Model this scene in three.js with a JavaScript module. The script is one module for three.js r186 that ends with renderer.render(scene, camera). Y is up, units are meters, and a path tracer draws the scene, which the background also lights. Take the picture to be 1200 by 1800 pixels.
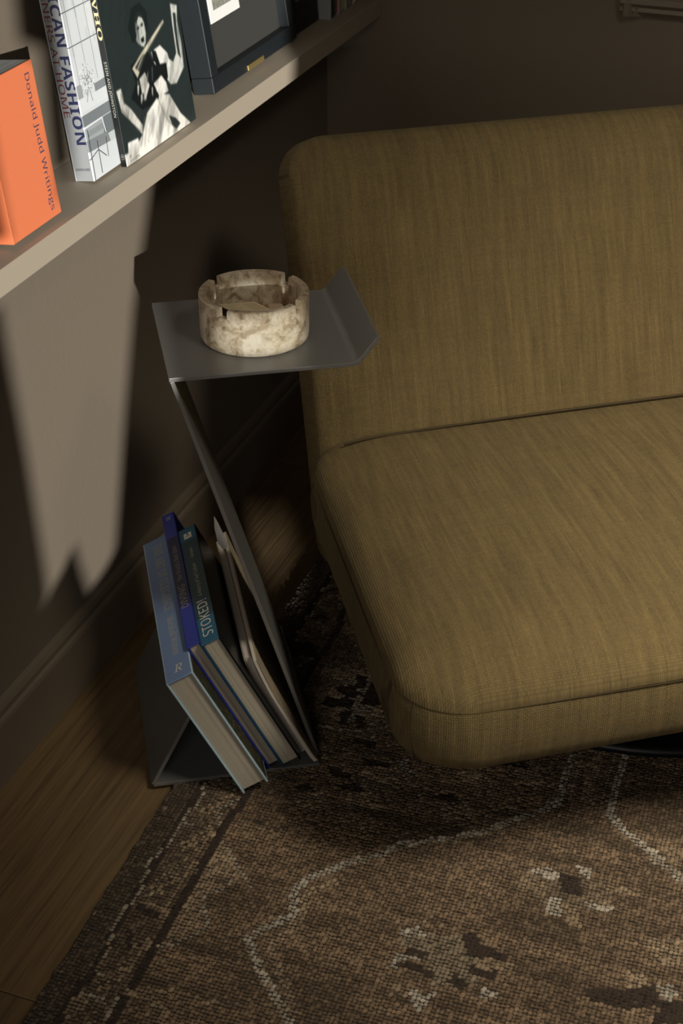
import * as THREE from 'three';
import { RoundedBoxGeometry } from 'three/addons/geometries/RoundedBoxGeometry.js';
import { RectAreaLightUniformsLib } from 'three/addons/lights/RectAreaLightUniformsLib.js';
import { mergeGeometries, mergeVertices, toCreasedNormals } from 'three/addons/utils/BufferGeometryUtils.js';

// ------------------------------------------------------------------ camera, sky, sun, added fill lights, exposure
const R = Math.PI / 180;
const scene = new THREE.Scene();
const camera = new THREE.PerspectiveCamera(2 * Math.atan(900 / 2838) / R, 1200 / 1800, 0.05, 60);
camera.position.set(0, 1.4, 0);
camera.rotation.set(-31.8 * R, 0, 0);
camera.focus = 1.95;
camera.userData.fStop = 9;

const renderer = new THREE.WebGLRenderer({ antialias: true });
renderer.toneMapping = THREE.LinearToneMapping;
renderer.toneMappingExposure = 1.0;
renderer.shadowMap.enabled = true;
scene.background = new THREE.Color(0.9, 1.0, 1.15);          // pale even sky, met only through the sash window

const SUN_AZ = 12 * R, SUN_EL = 9 * R, SUN_POWER = 7.0;
const sunDir = new THREE.Vector3(Math.sin(SUN_AZ) * Math.cos(SUN_EL), Math.sin(SUN_EL), Math.cos(SUN_AZ) * Math.cos(SUN_EL));
const sun = new THREE.DirectionalLight(new THREE.Color(1, 0.985, 0.945), SUN_POWER);
sun.position.copy(sunDir).multiplyScalar(9).add(new THREE.Vector3(0, 0.5, -1.8));
sun.target.position.set(0, 0.5, -1.8);
sun.castShadow = true;
sun.shadow.radius = 0.75;
sun.shadow.mapSize.set(2048, 2048);
Object.assign(sun.shadow.camera, { left: -3, right: 3, top: 3, bottom: -3, near: 0.5, far: 16 });
scene.add(sun, sun.target);

const LAMP_POWER = 22, LAMP_COLOR = new THREE.Color(1, 0.90, 0.74), LAMP_AT = new THREE.Vector3(1.05, 2.2, -0.72), LAMP_AIM = new THREE.Vector3(0.75, 0.3, -1.60), LAMP_HALF = 29 * R;  // added unseen lamp that brightens sofa and rug
const FILL_POWER = 3.2, FILL_COLOR = new THREE.Color(1, 0.92, 0.80);  // added unseen panel, fill for the faces towards the camera
RectAreaLightUniformsLib.init();

// ------------------------------------------------------------------ frames of reference
// the room: s runs along the left wall from the far corner towards the camera, o runs from that wall into the room
const ROOM_YAW = 20.7 * R, CORNER = new THREE.Vector3(-0.0242, 0, -2.7163);
const along = new THREE.Vector3(Math.sin(ROOM_YAW), 0, -Math.cos(ROOM_YAW));      // towards the corner
const into = new THREE.Vector3(Math.cos(ROOM_YAW), 0, Math.sin(ROOM_YAW));
const WALL_TURN = 90 * R - ROOM_YAW;                                              // local x = along, z = into
const at = (s, h, o) => CORNER.clone().addScaledVector(along, -s).addScaledVector(into, o).add(new THREE.Vector3(0, h, 0));
const ROOM_LEN = 3.97, ROOM_WIDTH = 3.4, ROOM_H = 2.6;

// the side table's own frame: x to its right, z towards the viewer
const TABLE = new THREE.Vector3(-0.0322, 0.0075, -1.6349), TABLE_TURN = 11 * R, TABLE_H = 0.58;
const TX = new THREE.Vector3(Math.cos(TABLE_TURN), 0, -Math.sin(TABLE_TURN)), TZ = new THREE.Vector3(Math.sin(TABLE_TURN), 0, Math.cos(TABLE_TURN));
const tpos = (x, y, z) => TABLE.clone().addScaledVector(TX, x).addScaledVector(TZ, z).add(new THREE.Vector3(0, y, 0));

// ------------------------------------------------------------------ helpers
let seed = 7;
const rnd = () => { seed = (seed * 1664525 + 1013904223) >>> 0; return seed / 4294967296; };
const hash = (x, y, k = 0) => { let h = Math.imul(x | 0, 374761393) ^ Math.imul(y | 0, 668265263) ^ Math.imul(k + 11, 1274126177); h = Math.imul(h ^ (h >>> 13), 1274126177); return ((h ^ (h >>> 16)) >>> 0) / 4294967296; };
const sm = (t) => t * t * (3 - 2 * t);
function vnoise(x, y, k = 0, px = 0, py = 0) {                                    // value noise, optionally periodic
  const xi = Math.floor(x), yi = Math.floor(y), fx = sm(x - xi), fy = sm(y - yi);
  const w = (a, p) => p ? ((a % p) + p) % p : a;
  const a = hash(w(xi, px), w(yi, py), k), b = hash(w(xi + 1, px), w(yi, py), k), c = hash(w(xi, px), w(yi + 1, py), k), d = hash(w(xi + 1, px), w(yi + 1, py), k);
  return a + (b - a) * fx + (c - a) * fy + (a - b - c + d) * fx * fy;
}
const fbm = (x, y, k, px = 0, py = 0, oct = 4) => { let v = 0, a = 0.5, s = 0; for (let i = 0; i < oct; i++) { v += a * vnoise(x, y, k + i, px, py); s += a; a *= 0.5; x *= 2; y *= 2; px *= 2; py *= 2; } return v / s; };
const lin2s = (v) => 255 * (v <= 0.0031308 ? 12.92 * v : 1.055 * Math.pow(v, 1 / 2.4) - 0.055);
function dataTexture(w, h, fn, srgb = true) {                                     // fn(x, y) -> linear [r, g, b] or a grey number
  const d = new Uint8Array(w * h * 4);
  for (let y = 0; y < h; y++) for (let x = 0; x < w; x++) {
    const v = fn(x, y), i = (y * w + x) * 4;
    for (let c = 0; c < 3; c++) { const q = Math.min(1, Math.max(0, v.length ? v[c] : v)); d[i + c] = srgb ? lin2s(q) : q * 255; }
    d[i + 3] = 255;
  }
  const t = new THREE.DataTexture(d, w, h); t.wrapS = t.wrapT = THREE.RepeatWrapping; t.magFilter = THREE.LinearFilter; t.minFilter = THREE.LinearMipmapLinearFilter; t.generateMipmaps = true;
  if (srgb) t.colorSpace = THREE.SRGBColorSpace;
  t.needsUpdate = true; return t;
}
function canvasTexture(w, h, draw) {
  const c = document.createElement('canvas'); c.width = w; c.height = h; draw(c.getContext('2d'), w, h);
  const t = new THREE.CanvasTexture(c); t.colorSpace = THREE.SRGBColorSpace; t.anisotropy = 8; return t;
}
const mat = (c, o = {}) => new THREE.MeshStandardMaterial({ color: Array.isArray(c) ? new THREE.Color().setRGB(...c) : c, roughness: 0.8, ...o });
const used = new Map();
function numbered(name) { const k = used.get(name) ?? 0; used.set(name, k + 1); return k ? name + '_' + String(k).padStart(3, '0') : name; }
function tag(o, label, category, group, kind) { o.userData = { ...o.userData, ...(label && { label }), ...(category && { category }), ...(group && { group }), ...(kind && { kind }) }; return o; }
function thing(name, label, category, pos, turn = 0, group) {
  const o = new THREE.Group(); o.name = numbered(name); if (pos) o.position.copy(pos); o.rotation.y = turn; scene.add(o); return tag(o, label, category, group);
}
function obj(name, geo, m, parent = scene) {
  const o = new THREE.Mesh(Array.isArray(geo) ? mergeGeometries(geo.map((g) => g.index ? g.toNonIndexed() : g)) : geo, m);
  o.name = parent === scene ? numbered(name) : name; o.castShadow = o.receiveShadow = true; parent.add(o); return o;
}
const struct = (name, geo, m) => { const o = obj(name, geo, m); o.userData.kind = 'structure'; return o; };
const bx = (w, h, d, x = 0, y = 0, z = 0) => new THREE.BoxGeometry(w, h, d).translate(x, y, z);
const rb = (w, h, d, r, x = 0, y = 0, z = 0) => new RoundedBoxGeometry(w, h, d, 2, r).translate(x, y, z);
const basis = (x, y, z) => new THREE.Matrix4().makeBasis(x, y, z);
function planarUV(g, fu, fv) { const p = g.attributes.position, uv = new Float32Array(p.count * 2); for (let i = 0; i < p.count; i++) { const x = p.getX(i), y = p.getY(i), z = p.getZ(i); uv[2 * i] = fu(x, y, z); uv[2 * i + 1] = fv(x, y, z); } g.setAttribute('uv', new THREE.BufferAttribute(uv, 2)); return g; }
function boxUV(g, k = 1) {                                                        // metres, by the way each face looks
  const p = g.attributes.position, n = g.attributes.normal, uv = new Float32Array(p.count * 2);
  for (let i = 0; i < p.count; i++) { const ax = Math.abs(n.getX(i)), ay = Math.abs(n.getY(i)), az = Math.abs(n.getZ(i)); const [u, v] = ay > ax && ay > az ? [p.getX(i), p.getZ(i)] : ax > az ? [p.getZ(i), p.getY(i)] : [p.getX(i), p.getY(i)]; uv[2 * i] = u * k; uv[2 * i + 1] = v * k; }
  g.setAttribute('uv', new THREE.BufferAttribute(uv, 2)); return g;
}

// ------------------------------------------------------------------ surface materials
const plasterBump = dataTexture(256, 256, (x, y) => 0.5 + 0.35 * (fbm(x / 8, y / 8, 3, 32, 32) - 0.5) + 0.3 * (hash(x, y, 4) - 0.5), false);
plasterBump.repeat.set(3, 3);
const wallPaint = mat([0.150, 0.119, 0.085], { roughness: 0.82, bumpMap: plasterBump, bumpScale: 0.0004 });
const trimPaint = mat([0.150, 0.119, 0.085], { roughness: 0.5 });
const ceilingPaint = mat([0.30, 0.27, 0.23]);
const shelfPaint = mat([0.37, 0.308, 0.232], { roughness: 0.6 });
const oakTex = dataTexture(512, 2048, (x, y) => {
  const u = x / 512, v = y / 2048, bend = 0.10 * fbm(u * 2, v * 5, 21, 2, 5), ring = (u + bend) * 34 + 3 * fbm(u * 4, v * 4, 25, 4, 4);
  const g = 0.5 + 0.5 * Math.sin(ring * 2.2), pore = Math.pow(fbm(u * 90, v * 14, 31, 90, 14, 2), 3), tone = fbm(u * 3, v * 3, 37, 3, 3);
  const k = 0.80 + 0.28 * tone - 0.26 * g * fbm(u * 6, v * 6, 41, 6, 6) - 0.55 * pore;
  return [0.185 * k, 0.120 * k, 0.056 * k];
});
const oakBump = dataTexture(256, 1024, (x, y) => 1 - 0.8 * Math.pow(fbm(x / 256 * 90, y / 1024 * 14, 31, 90, 14, 2), 3), false);
const oak = [0, 0.31, 0.63].map((o, i) => { const t = oakTex.clone(); t.offset.set(o, o * 1.7); t.needsUpdate = true; return mat([1 - i * 0.05, 1 - i * 0.06, 1 - i * 0.07], { map: t, bumpMap: oakBump, bumpScale: 0.0006, roughness: 0.52 }); });

// upholstery: a coarse plain weave with slubs that run one way
const WEAVE = 0.4, NT = 168;                                                     // tile in metres, threads a tile
const slub = (i, k, v) => fbm(i * 0.73 + 5, v * 7, k, 0, 7, 3);
const fabricFn = (x, y) => {
  const u = x / 1024 * NT, v = y / 1024 * NT, iu = Math.floor(u), iv = Math.floor(v), over = (iu + iv) & 1;
  const fu = u - iu - 0.5, fv = v - iv - 0.5, h = Math.max(0, 1 - 2.6 * (fu * fu + fv * fv)) * (over ? 1 : 0.8);
  const warp = slub(iu, 51, y / 1024), weft = slub(iv, 57, x / 1024);
  return [h, warp, weft, over, hash(iu, iv, 61)];
};
const fabricTex = dataTexture(1024, 1024, (x, y) => {
  const [h, warp, weft, over, r] = fabricFn(x, y);
  const k = 0.58 + 0.34 * h + 0.42 * (warp - 0.5) + (over ? 0 : 0.2 * (weft - 0.5)) + 0.16 * (r - 0.5) + 0.20 * (fbm(x / 1024 * 40, y / 1024 * 5, 71, 40, 5, 2) - 0.5);
  return [0.190 * k, 0.136 * k, 0.053 * k];
});
const fabricBump = dataTexture(1024, 1024, (x, y) => { const [h, warp, , , r] = fabricFn(x, y); return 0.2 + 0.5 * h + 0.3 * (warp - 0.5) + 0.12 * r; }, false);
for (const t of [fabricTex, fabricBump]) t.repeat.set(1 / WEAVE, 1 / WEAVE);
const fabric = mat([1, 1, 1], { map: fabricTex, bumpMap: fabricBump, bumpScale: 0.0011, roughness: 0.95 });
const seamThread = mat([0.065, 0.046, 0.02], { roughness: 1 });
const blackMetal = mat([0.012, 0.013, 0.015], { roughness: 0.45, metalness: 0.3 });
const steelBump = dataTexture(256, 256, (x, y) => fbm(x / 256 * 60, y / 256 * 60, 81, 60, 60, 3), false);
const greySteel = mat([0.185, 0.184, 0.178], { roughness: 0.42, metalness: 0.4, bumpMap: steelBump, bumpScale: 0.00015 });
const edgeSteel = mat([0.30, 0.29, 0.275], { roughness: 0.35, metalness: 0.6 });

// ------------------------------------------------------------------ the room
{
  const L = ROOM_LEN, W = ROOM_WIDTH, H = ROOM_H, T = 0.14;
  // room-local boxes are built with x = -s, z = o, then turned and moved
  const room = (g) => g.rotateY(WALL_TURN).translate(CORNER.x, 0, CORNER.z);
  const rbx = (s0, s1, h0, h1, o0, o1) => bx(s1 - s0, h1 - h0, o1 - o0, -(s0 + s1) / 2, (h0 + h1) / 2, (o0 + o1) / 2);
  const wall = (name, list, m) => struct(name, list.map((a) => { const g = rbx(...a); boxUV(g); return room(g); }), m);
  wall('wall_left', [[-T, L + T, -0.05, H, -T, 0]], wallPaint);
  wall('wall_back', [[-T, 0, -0.05, H, 0, W]], wallPaint);
  const F = [1.80, 2.72, 0.60, 1.9], G = [0.35, 1.45, 0.8, 2.0];                                             // sash window, seen only by its light; then an opening added for fill
  wall('wall_front', [[L, L + T, -0.05, H, 0, G[0]], [L, L + T, -0.05, G[2], G[0], G[1]], [L, L + T, G[3], H, G[0], G[1]], [L, L + T, -0.05, H, G[1], F[0]], [L, L + T, -0.05, H, F[1], W], [L, L + T, -0.05, F[2], F[0], F[1]], [L, L + T, F[3], H, F[0], F[1]]], wallPaint);
  wall('wall_right', [[-T, L + T, -0.05, H, W, W + T]], wallPaint);
  wall('ceiling', [[-T, L + T, H, H + T, -T, W + T]], ceilingPaint);

  // oak floor, each board a piece
  const floor = new THREE.Group(); floor.name = 'floor'; floor.userData.kind = 'structure'; scene.add(floor);
  floor.position.copy(CORNER); floor.rotation.y = WALL_TURN;
  obj('sub_floor', bx(L + 2 * T, 0.04, W + 2 * T, -L / 2, -0.036, W / 2), mat([0.02, 0.014, 0.008]), floor);
  const BW = 0.245, ends = [[0, 1.06, 2.86, 4.0], [0, 0.4, 2.2, 4.0], [0, 1.5, 3.3, 4.0], [0, 0.9, 2.7, 4.0]];
  for (let r = 0; r * BW < W; r++) {
    const e = r === 0 ? [0, 0.3, 1.5, 4.0] : ends[r % 4], o0 = r * BW + 0.0004, o1 = Math.min(W, (r + 1) * BW) - 0.0004;
    for (let i = 0; i < 3; i++) {
      const s0 = e[i] + 0.0005, s1 = Math.min(L, e[i + 1]) - 0.0005;
      const g = new RoundedBoxGeometry(s1 - s0, 0.016, o1 - o0, 1, 0.0012); const ou = rnd(), ov = rnd();
      planarUV(g, (x, y, z) => z / 0.26 + ou, (x) => x / 1.1 + ov);
      const p = obj('floor_board', g, oak[(r * 3 + i) % 3], floor); p.position.set(-(s0 + s1) / 2, -0.008, (o0 + o1) / 2);
    }
  }
  // skirting with a small stepped top
  const prof = new THREE.Shape([[0, 0], [0.015, 0], [0.015, 0.088], [0.0135, 0.093], [0.010, 0.096], [0.010, 0.104], [0.007, 0.110], [0, 0.113]].map((p) => new THREE.Vector2(...p)));
  const skirt = (len) => new THREE.ExtrudeGeometry(prof, { depth: len, bevelEnabled: false });
  struct('baseboard_left', room(skirt(L).rotateY(-Math.PI / 2)), trimPaint);
  struct('baseboard_back', room(skirt(W).rotateY(0)), trimPaint).userData.label = 'skirting along the back wall';
  scene.children.at(-1).geometry.translate(0, 0, 0);
  // raised panel moulding on the back wall
  const mp = [[0, 0], [0.034, 0], [0.034, 0.006], [0.028, 0.012], [0.020, 0.013], [0.014, 0.008], [0.008, 0.010], [0.003, 0.006], [0, 0.004]];
  const rail = (len) => new THREE.ExtrudeGeometry(new THREE.Shape(mp.map((p) => new THREE.Vector2(...p))), { depth: len, bevelEnabled: false });
  const o0 = 0.49, o1 = 1.75, h0 = 0.735, h1 = 2.2;
  // local: x = distance off the wall is -x in room space; build in (o, h) and push to s
  const put = (g) => room(g);
  const bottom = rail(o1 - o0).applyMatrix4(basis(new THREE.Vector3(0, 1, 0), new THREE.Vector3(-1, 0, 0), new THREE.Vector3(0, 0, 1))).translate(0, h0, o0);
  const top = bottom.clone().translate(0, h1 - h0, 0);
  const left = rail(h1 - h0 + 0.034).applyMatrix4(basis(new THREE.Vector3(0, 0, -1), new THREE.Vector3(-1, 0, 0), new THREE.Vector3(0, 1, 0))).translate(0, h0, o0 + 0.034);
  const right = left.clone().translate(0, 0, o1 - o0);
  struct('trim_1', [bottom, top, left, right].map(put), trimPaint);

  // window 1: sash behind the camera, with unseen cloths added to shape the sun
  const w1 = new THREE.Group(); w1.name = 'window_1'; w1.userData.kind = 'structure'; scene.add(w1);
  w1.position.copy(CORNER); w1.rotation.y = WALL_TURN;
  const fp = mat([0.5, 0.47, 0.42], { roughness: 0.5 });
  obj('window_frame', [rbx(L + 0.07, L + 0.11, F[2], F[3], F[0], F[0] + 0.035), rbx(L + 0.07, L + 0.11, F[2], F[3], F[1] - 0.035, F[1]), rbx(L + 0.07, L + 0.11, F[2], F[2] + 0.02, F[0], F[1]), rbx(L + 0.07, L + 0.11, F[3] - 0.035, F[3], F[0], F[1])], fp, w1);
  obj('window_pane', rbx(L + 0.088, L + 0.09, F[2] + 0.02, F[3] - 0.035, F[0] + 0.035, F[1] - 0.035), new THREE.MeshPhysicalMaterial({ color: 0xffffff, roughness: 0, transmission: 1, thickness: 0, ior: 1.45 }), w1);
  const linen = mat([0.16, 0.13, 0.10], { roughness: 1 });  // dark cloth of the added sun masks
  const cloth = (name, pts, label, ...holes) => {
    const shape = new THREE.Shape(pts.map(([o, h]) => new THREE.Vector2(o, h))); for (const hole of holes) shape.holes.push(new THREE.Path(hole.map(([o, h]) => new THREE.Vector2(o, h))));
    const t = new THREE.Mesh(new THREE.ExtrudeGeometry(shape, { depth: 0.006, bevelEnabled: false })
      .applyMatrix4(basis(new THREE.Vector3(0, 0, 1), new THREE.Vector3(0, 1, 0), new THREE.Vector3(-1, 0, 0))).translate(-4.0 - 0.003 + 0.006, 0, 0).rotateY(WALL_TURN).translate(CORNER.x, 0, CORNER.z), linen);
    t.name = numbered(name); t.castShadow = t.receiveShadow = true; scene.add(t); return tag(t, label, 'curtain');
  };
  // each added cloth mask is cut so that the sun past it lands on the left wall at these (s, h)
  const through = (p) => { const q = at(p[0], p[1], 0), k = (4.0 - p[0]) / -sunDir.dot(along); q.addScaledVector(sunDir, k); return [q.clone().sub(CORNER).dot(into), q.y]; };
  const hang = (name, pts, label, ...holes) => cloth(name, pts.map(through), label, ...holes.map((q) => q.map(through)));
  const onWall = (x, y, z) => { const q = tpos(x, y - TABLE.y, z), k = q.clone().sub(CORNER).dot(into) / sunDir.dot(into); q.addScaledVector(sunDir, -k).sub(CORNER); return [-q.dot(along), q.y]; };
  const low = onWall(-0.052, TABLE_H, -0.03)[1] - 0.012, high = onWall(-0.052, TABLE_H + 0.055, -0.10)[1] - 0.008;
  const main = [[1.16, -0.22], [1.16, 0.10], [1.05, 0.17], [1.011, 0.187], [0.983, 0.196], [0.952, 0.215], [0.94, 0.166], [0.927, 0.123], [0.876, 0.129], [0.842, 0.142], [0.825, 0.195], [0.777, 0.352], [0.735, low], [0.708, 0.53], [0.67, 0.609], [0.655, 0.645], [-0.2, 0.645], [-0.2, -0.22]];
  const gap = [[0.628, low + 0.028], [0.425, low], [0.420, low + 0.054], [0.52, low + 0.066], [0.622, low + 0.078]];
  const onFloor = (x, z) => { const q = new THREE.Vector3(x, 0, z), k = q.clone().sub(CORNER).dot(into) / sunDir.dot(into); q.addScaledVector(sunDir, -k).sub(CORNER); return [-q.dot(along), q.y]; };
  hang('sun_patch_mask', main, 'dark linen cloth added across the sash window to shape the sun patch', [[-0.150, -2.235], [-0.070, -2.225], [-0.088, -2.085], [-0.130, -2.085]].map((p) => onFloor(...p)), gap);  // added mask; its holes let sun reach the floor and ashtray
  const dimmer = hang('sun_dimmer', [[0.66, low - 0.01], [0.38, low - 0.01], [0.38, high + 0.01], [0.66, high + 0.01]], 'sheer pale voile strip added to weaken the sun on the ashtray');
  dimmer.position.addScaledVector(along, -0.012); dimmer.material = mat([0.6, 0.56, 0.48], { transparent: true, opacity: 0.30, roughness: 1 });  // added sheer strip, weakens the sun that reaches the ashtray
  hang('side_mask', [[1.22, -0.13], [1.165, -0.13], [1.165, 0.09], [1.058, 0.165], [1.030, 0.19], [1.030, 0.224], [1.041, 0.403], [1.057, 0.566], [1.060, 0.61], [1.22, 0.64]], 'narrow dark linen cloth added left in the sash window to cut off the sun');  // added mask, ends the sun patch on the left
  hang('top_mask', [[1.22, 0.715], [1.022, 0.715], [1.028, 0.761], [1.06, 1.15], [1.22, 1.15]], 'dark linen cloth added high left in the sash window to cut off the sun');  // added mask, keeps the sun off the outer side of the orange book
  hang('shelf_end_mask', [[0.24, 0.6455], [-0.2, 0.6455], [-0.2, 1.15], [0.16, 1.15]], 'dark linen cloth added high right in the sash window to dim the shelf end');  // added mask, dims the far end of the shelf
  hang('gap_mask', [[0.907, 0.722], [0.872, 0.722], [0.872, 1.15], [0.955, 1.15], [0.955, 0.895], [0.907, 0.872]], 'narrow dark linen strip added in the sash window to shade the wall between books');  // added mask, darkens the wall between the orange and grey books
  // window 2: unseen, added with a glowing panel as frontal fill
  const w2 = new THREE.Group(); w2.name = 'added_window_2'; w2.userData.kind = 'structure'; scene.add(w2);
  w2.position.copy(CORNER); w2.rotation.y = WALL_TURN;
obj('window_frame', [rbx(L + 0.02, L + 0.07, G[2], G[2] + 0.04, G[0], G[1]), rbx(L + 0.02, L + 0.07, G[3] - 0.04, G[3], G[0], G[1]), rbx(L + 0.02, L + 0.07, G[2], G[3], G[0], G[0] + 0.04), rbx(L + 0.02, L + 0.07, G[2], G[3], G[1] - 0.04, G[1])], fp, w2);
  const bw = G[1] - G[0] - 0.08, bh = G[3] - G[2] - 0.08, bo = (G[0] + G[1]) / 2, bhh = (G[2] + G[3]) / 2;
  obj('fill_panel', bx(0.004, bh, bw, -(L + 0.06), bhh, bo), mat([0.6, 0.55, 0.46], { emissive: FILL_COLOR, emissiveIntensity: 0.4, roughness: 1 }), w2);  // glow added to go with the fill light
  const fillLight = new THREE.RectAreaLight(FILL_COLOR, FILL_POWER, bw, bh);
  fillLight.position.copy(at(L + 0.05, bhh, bo)); fillLight.lookAt(at(0, bhh, bo)); scene.add(fillLight);
}

// ------------------------------------------------------------------ lamp added over the rug, out of the picture, to brighten sofa and rug
{
  const t = thing('added_lamp', 'unseen dark metal lamp added over the right of the rug to brighten it', 'lamp', LAMP_AT);
  const aim = LAMP_AIM.clone().sub(LAMP_AT).normalize();
  const shade = obj('lamp_shade', new THREE.LatheGeometry([[0.02, 0.20], [0.10, 0.19], [0.24, 0.14], [0.34, 0.06], [0.37, 0.0], [0.366, 0.0], [0.336, 0.057], [0.237, 0.136], [0.098, 0.186], [0.02, 0.195]].map((p) => new THREE.Vector2(...p)), 48), mat([0.02, 0.02, 0.02], { roughness: 0.5, side: THREE.DoubleSide }), t);
  obj('cord', new THREE.CylinderGeometry(0.003, 0.003, ROOM_H - LAMP_AT.y - 0.19, 8).translate(0, 0.19 + (ROOM_H - LAMP_AT.y - 0.19) / 2, 0), blackMetal, t);
  obj('bulb', new THREE.SphereGeometry(0.05, 24, 16).translate(0, 0.12, 0), mat([0.8, 0.75, 0.65], { emissive: LAMP_COLOR, emissiveIntensity: 3 }), t);
  const spot = new THREE.SpotLight(LAMP_COLOR, LAMP_POWER, 0, LAMP_HALF, 1, 2);
  spot.position.copy(LAMP_AT).add(new THREE.Vector3(0, -0.01, 0)); spot.target.position.copy(LAMP_AIM); spot.castShadow = true; spot.shadow.radius = 17; scene.add(spot, spot.target);
}

// ------------------------------------------------------------------ rug: every knot of the part in view is built
{
  const yaw = 18.6 * R, turn = -yaw;                                              // local x = q (right), z = -p (towards the viewer)
  const rug = thing('rug', 'worn brown hand-knotted rug with cream outlines lying on the oak floor', 'rug', new THREE.Vector3(-0.3437, 0, -1.2002), turn);
  const PITCH = 0.00505, P0 = -0.16, P1 = 1.12, Q1 = 0.86;
  const base = rb(1.5, 0.007, 1.7, 0.003, 0.75, 0.0035, -0.55);
  obj('rug_backing', base, mat([0.035, 0.024, 0.015], { roughness: 1 }), rug);
  const NP = Math.round((P1 - P0) / PITCH), NQ = Math.round(Q1 / PITCH), map = new Uint8Array(NP * NQ);
  const cell = (p, q) => [Math.round((p / 1000 - P0) / PITCH), Math.round(q / 1000 / PITCH)];
  const set = (i, j, c) => { if (i >= 0 && j >= 0 && i < NP && j < NQ) map[i * NQ + j] = c; };
  const line = (c, w, ...a) => { for (let k = 0; k + 3 < a.length; k += 2) { const [x0, y0] = cell(a[k], a[k + 1]), [x1, y1] = cell(a[k + 2], a[k + 3]), n = Math.max(Math.abs(x1 - x0), Math.abs(y1 - y0), 1); for (let t = 0; t <= n; t++) { const i = Math.round(x0 + (x1 - x0) * t / n), j = Math.round(y0 + (y1 - y0) * t / n); for (let e = 0; e < w; e++) { set(i, j + e, c); if (w > 1) set(i + 1, j + e, c); } } } };
  const fill = (c, ...a) => {
    const pts = []; for (let k = 0; k < a.length; k += 2) pts.push(cell(a[k], a[k + 1]));
    const i0 = Math.min(...pts.map((p) => p[0])), i1 = Math.max(...pts.map((p) => p[0])), j0 = Math.min(...pts.map((p) => p[1])), j1 = Math.max(...pts.map((p) => p[1]));
    for (let i = i0; i <= i1; i++) for (let j = j0; j <= j1; j++) {
      let inside = false; for (let k = 0, m = pts.length - 1; k < pts.length; m = k++) { const [xi, yi] = pts[k], [xm, ym] = pts[m]; if ((yi > j) !== (ym > j) && i < (xm - xi) * (j - yi) / (ym - yi) + xi) inside = !inside; }
      if (inside) set(i, j, c);
    }
    line(c, 1, ...a, a[0], a[1]);
  };
  const BASE = 0, LIGHT = 1, CREAM = 2, DARK = 3, EDGE = 4, TAN = 5, MID = 6, BODY = 7, PALE = 8;
  for (let i = 0; i < NP; i++) for (let j = 0; j < NQ; j++) { const q = j * PITCH * 1000; if (q < 30) set(i, j, EDGE); else if (q < 84) set(i, j, MID); }
  // border
  line(DARK, 2, -160, 29, 15, 31, 53, 29, 84, 33, 114, 34, 145, 32, 177, 31, 208, 29, 330, 31, 420, 30, 560, 30, 760, 29, 1100, 30);
  line(DARK, 2, -160, 87, 26, 87, 93, 86, 161, 87, 227, 87, 286, 84, 351, 87, 408, 92, 520, 88, 702, 83, 741, 88, 783, 85, 827, 82, 1100, 86);
  line(PALE, 1, 418, 36, 385, 42, 350, 36, 307, 37, 262, 27, 215, 37, 175, 30, 159, 32, 127, 33); line(PALE, 1, 340, 38, 338, 50); line(TAN, 1, 330, 56, 300, 70, 262, 62, 240, 44);
  line(TAN, 1, 201, 44, 200, 64, 194, 80, 178, 82); line(DARK, 2, 187, 46, 184, 59, 181, 71);
  line(TAN, 1, 127, 33, 121, 42, 109, 40, 89, 39, 81, 43, 77, 56, 82, 71, 108, 76, 121, 77, 144, 79); line(PALE, 1, 110, 38, 116, 42); line(PALE, 1, 89, 39, 80, 44);
  line(DARK, 1, 153, 50, 143, 56, 127, 60); fill(TAN, 41, 33, 54, 39, 54, 47, 30, 50, 20, 36); line(PALE, 1, 57, 79, 42, 79, 29, 79); line(PALE, 1, 54, 39, 54, 47, 52, 64, 45, 71);
  for (let p = 470; p < 1100; p += 74) { line(TAN, 1, p, 36, p + 30, 58, p + 18, 78, p - 8, 60, p, 36); fill(DARK, p + 40, 46, p + 52, 56, p + 44, 66); line(PALE, 1, p + 36, 36, p + 52, 40); }
  for (let p = -150; p < 0; p += 60) { line(TAN, 1, p, 38, p + 26, 56, p + 10, 76); }
  fill(DARK, 733, 30, 745, 63, 738, 77, 714, 74, 711, 43);
  for (const [p, q] of [[392, 60], [372, 48], [330, 66], [306, 52], [268, 70], [246, 56], [222, 46], [140, 64], [104, 60], [70, 50], [14, 60], [-20, 52]]) { fill(TAN, p, q, p + 10, q + 10, p - 2, q + 16, p - 10, q + 4); set(...cell(p, q + 6), DARK); }
  line(TAN, 1, 418, 78, 360, 72, 300, 76, 240, 74, 180, 76); line(PALE, 1, 400, 84, 380, 70, 350, 80);
  // field
  line(TAN, 2, 68, 88, 67, 102, 67, 116, 59, 131, 47, 138, 41, 136); line(TAN, 1, 49, 117, 43, 126);
  fill(LIGHT, 326, 94, 303, 118, 284, 137, 266, 140, 262, 96); line(PALE, 1, 326, 94, 303, 118, 284, 137, 266, 159); fill(LIGHT, 264, 95, 250, 125, 234, 106, 210, 122, 187, 137, 165, 114, 150, 95); line(PALE, 1, 264, 130, 250, 125, 234, 106, 210, 122, 187, 137, 165, 114, 150, 108, 143, 92);
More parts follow.
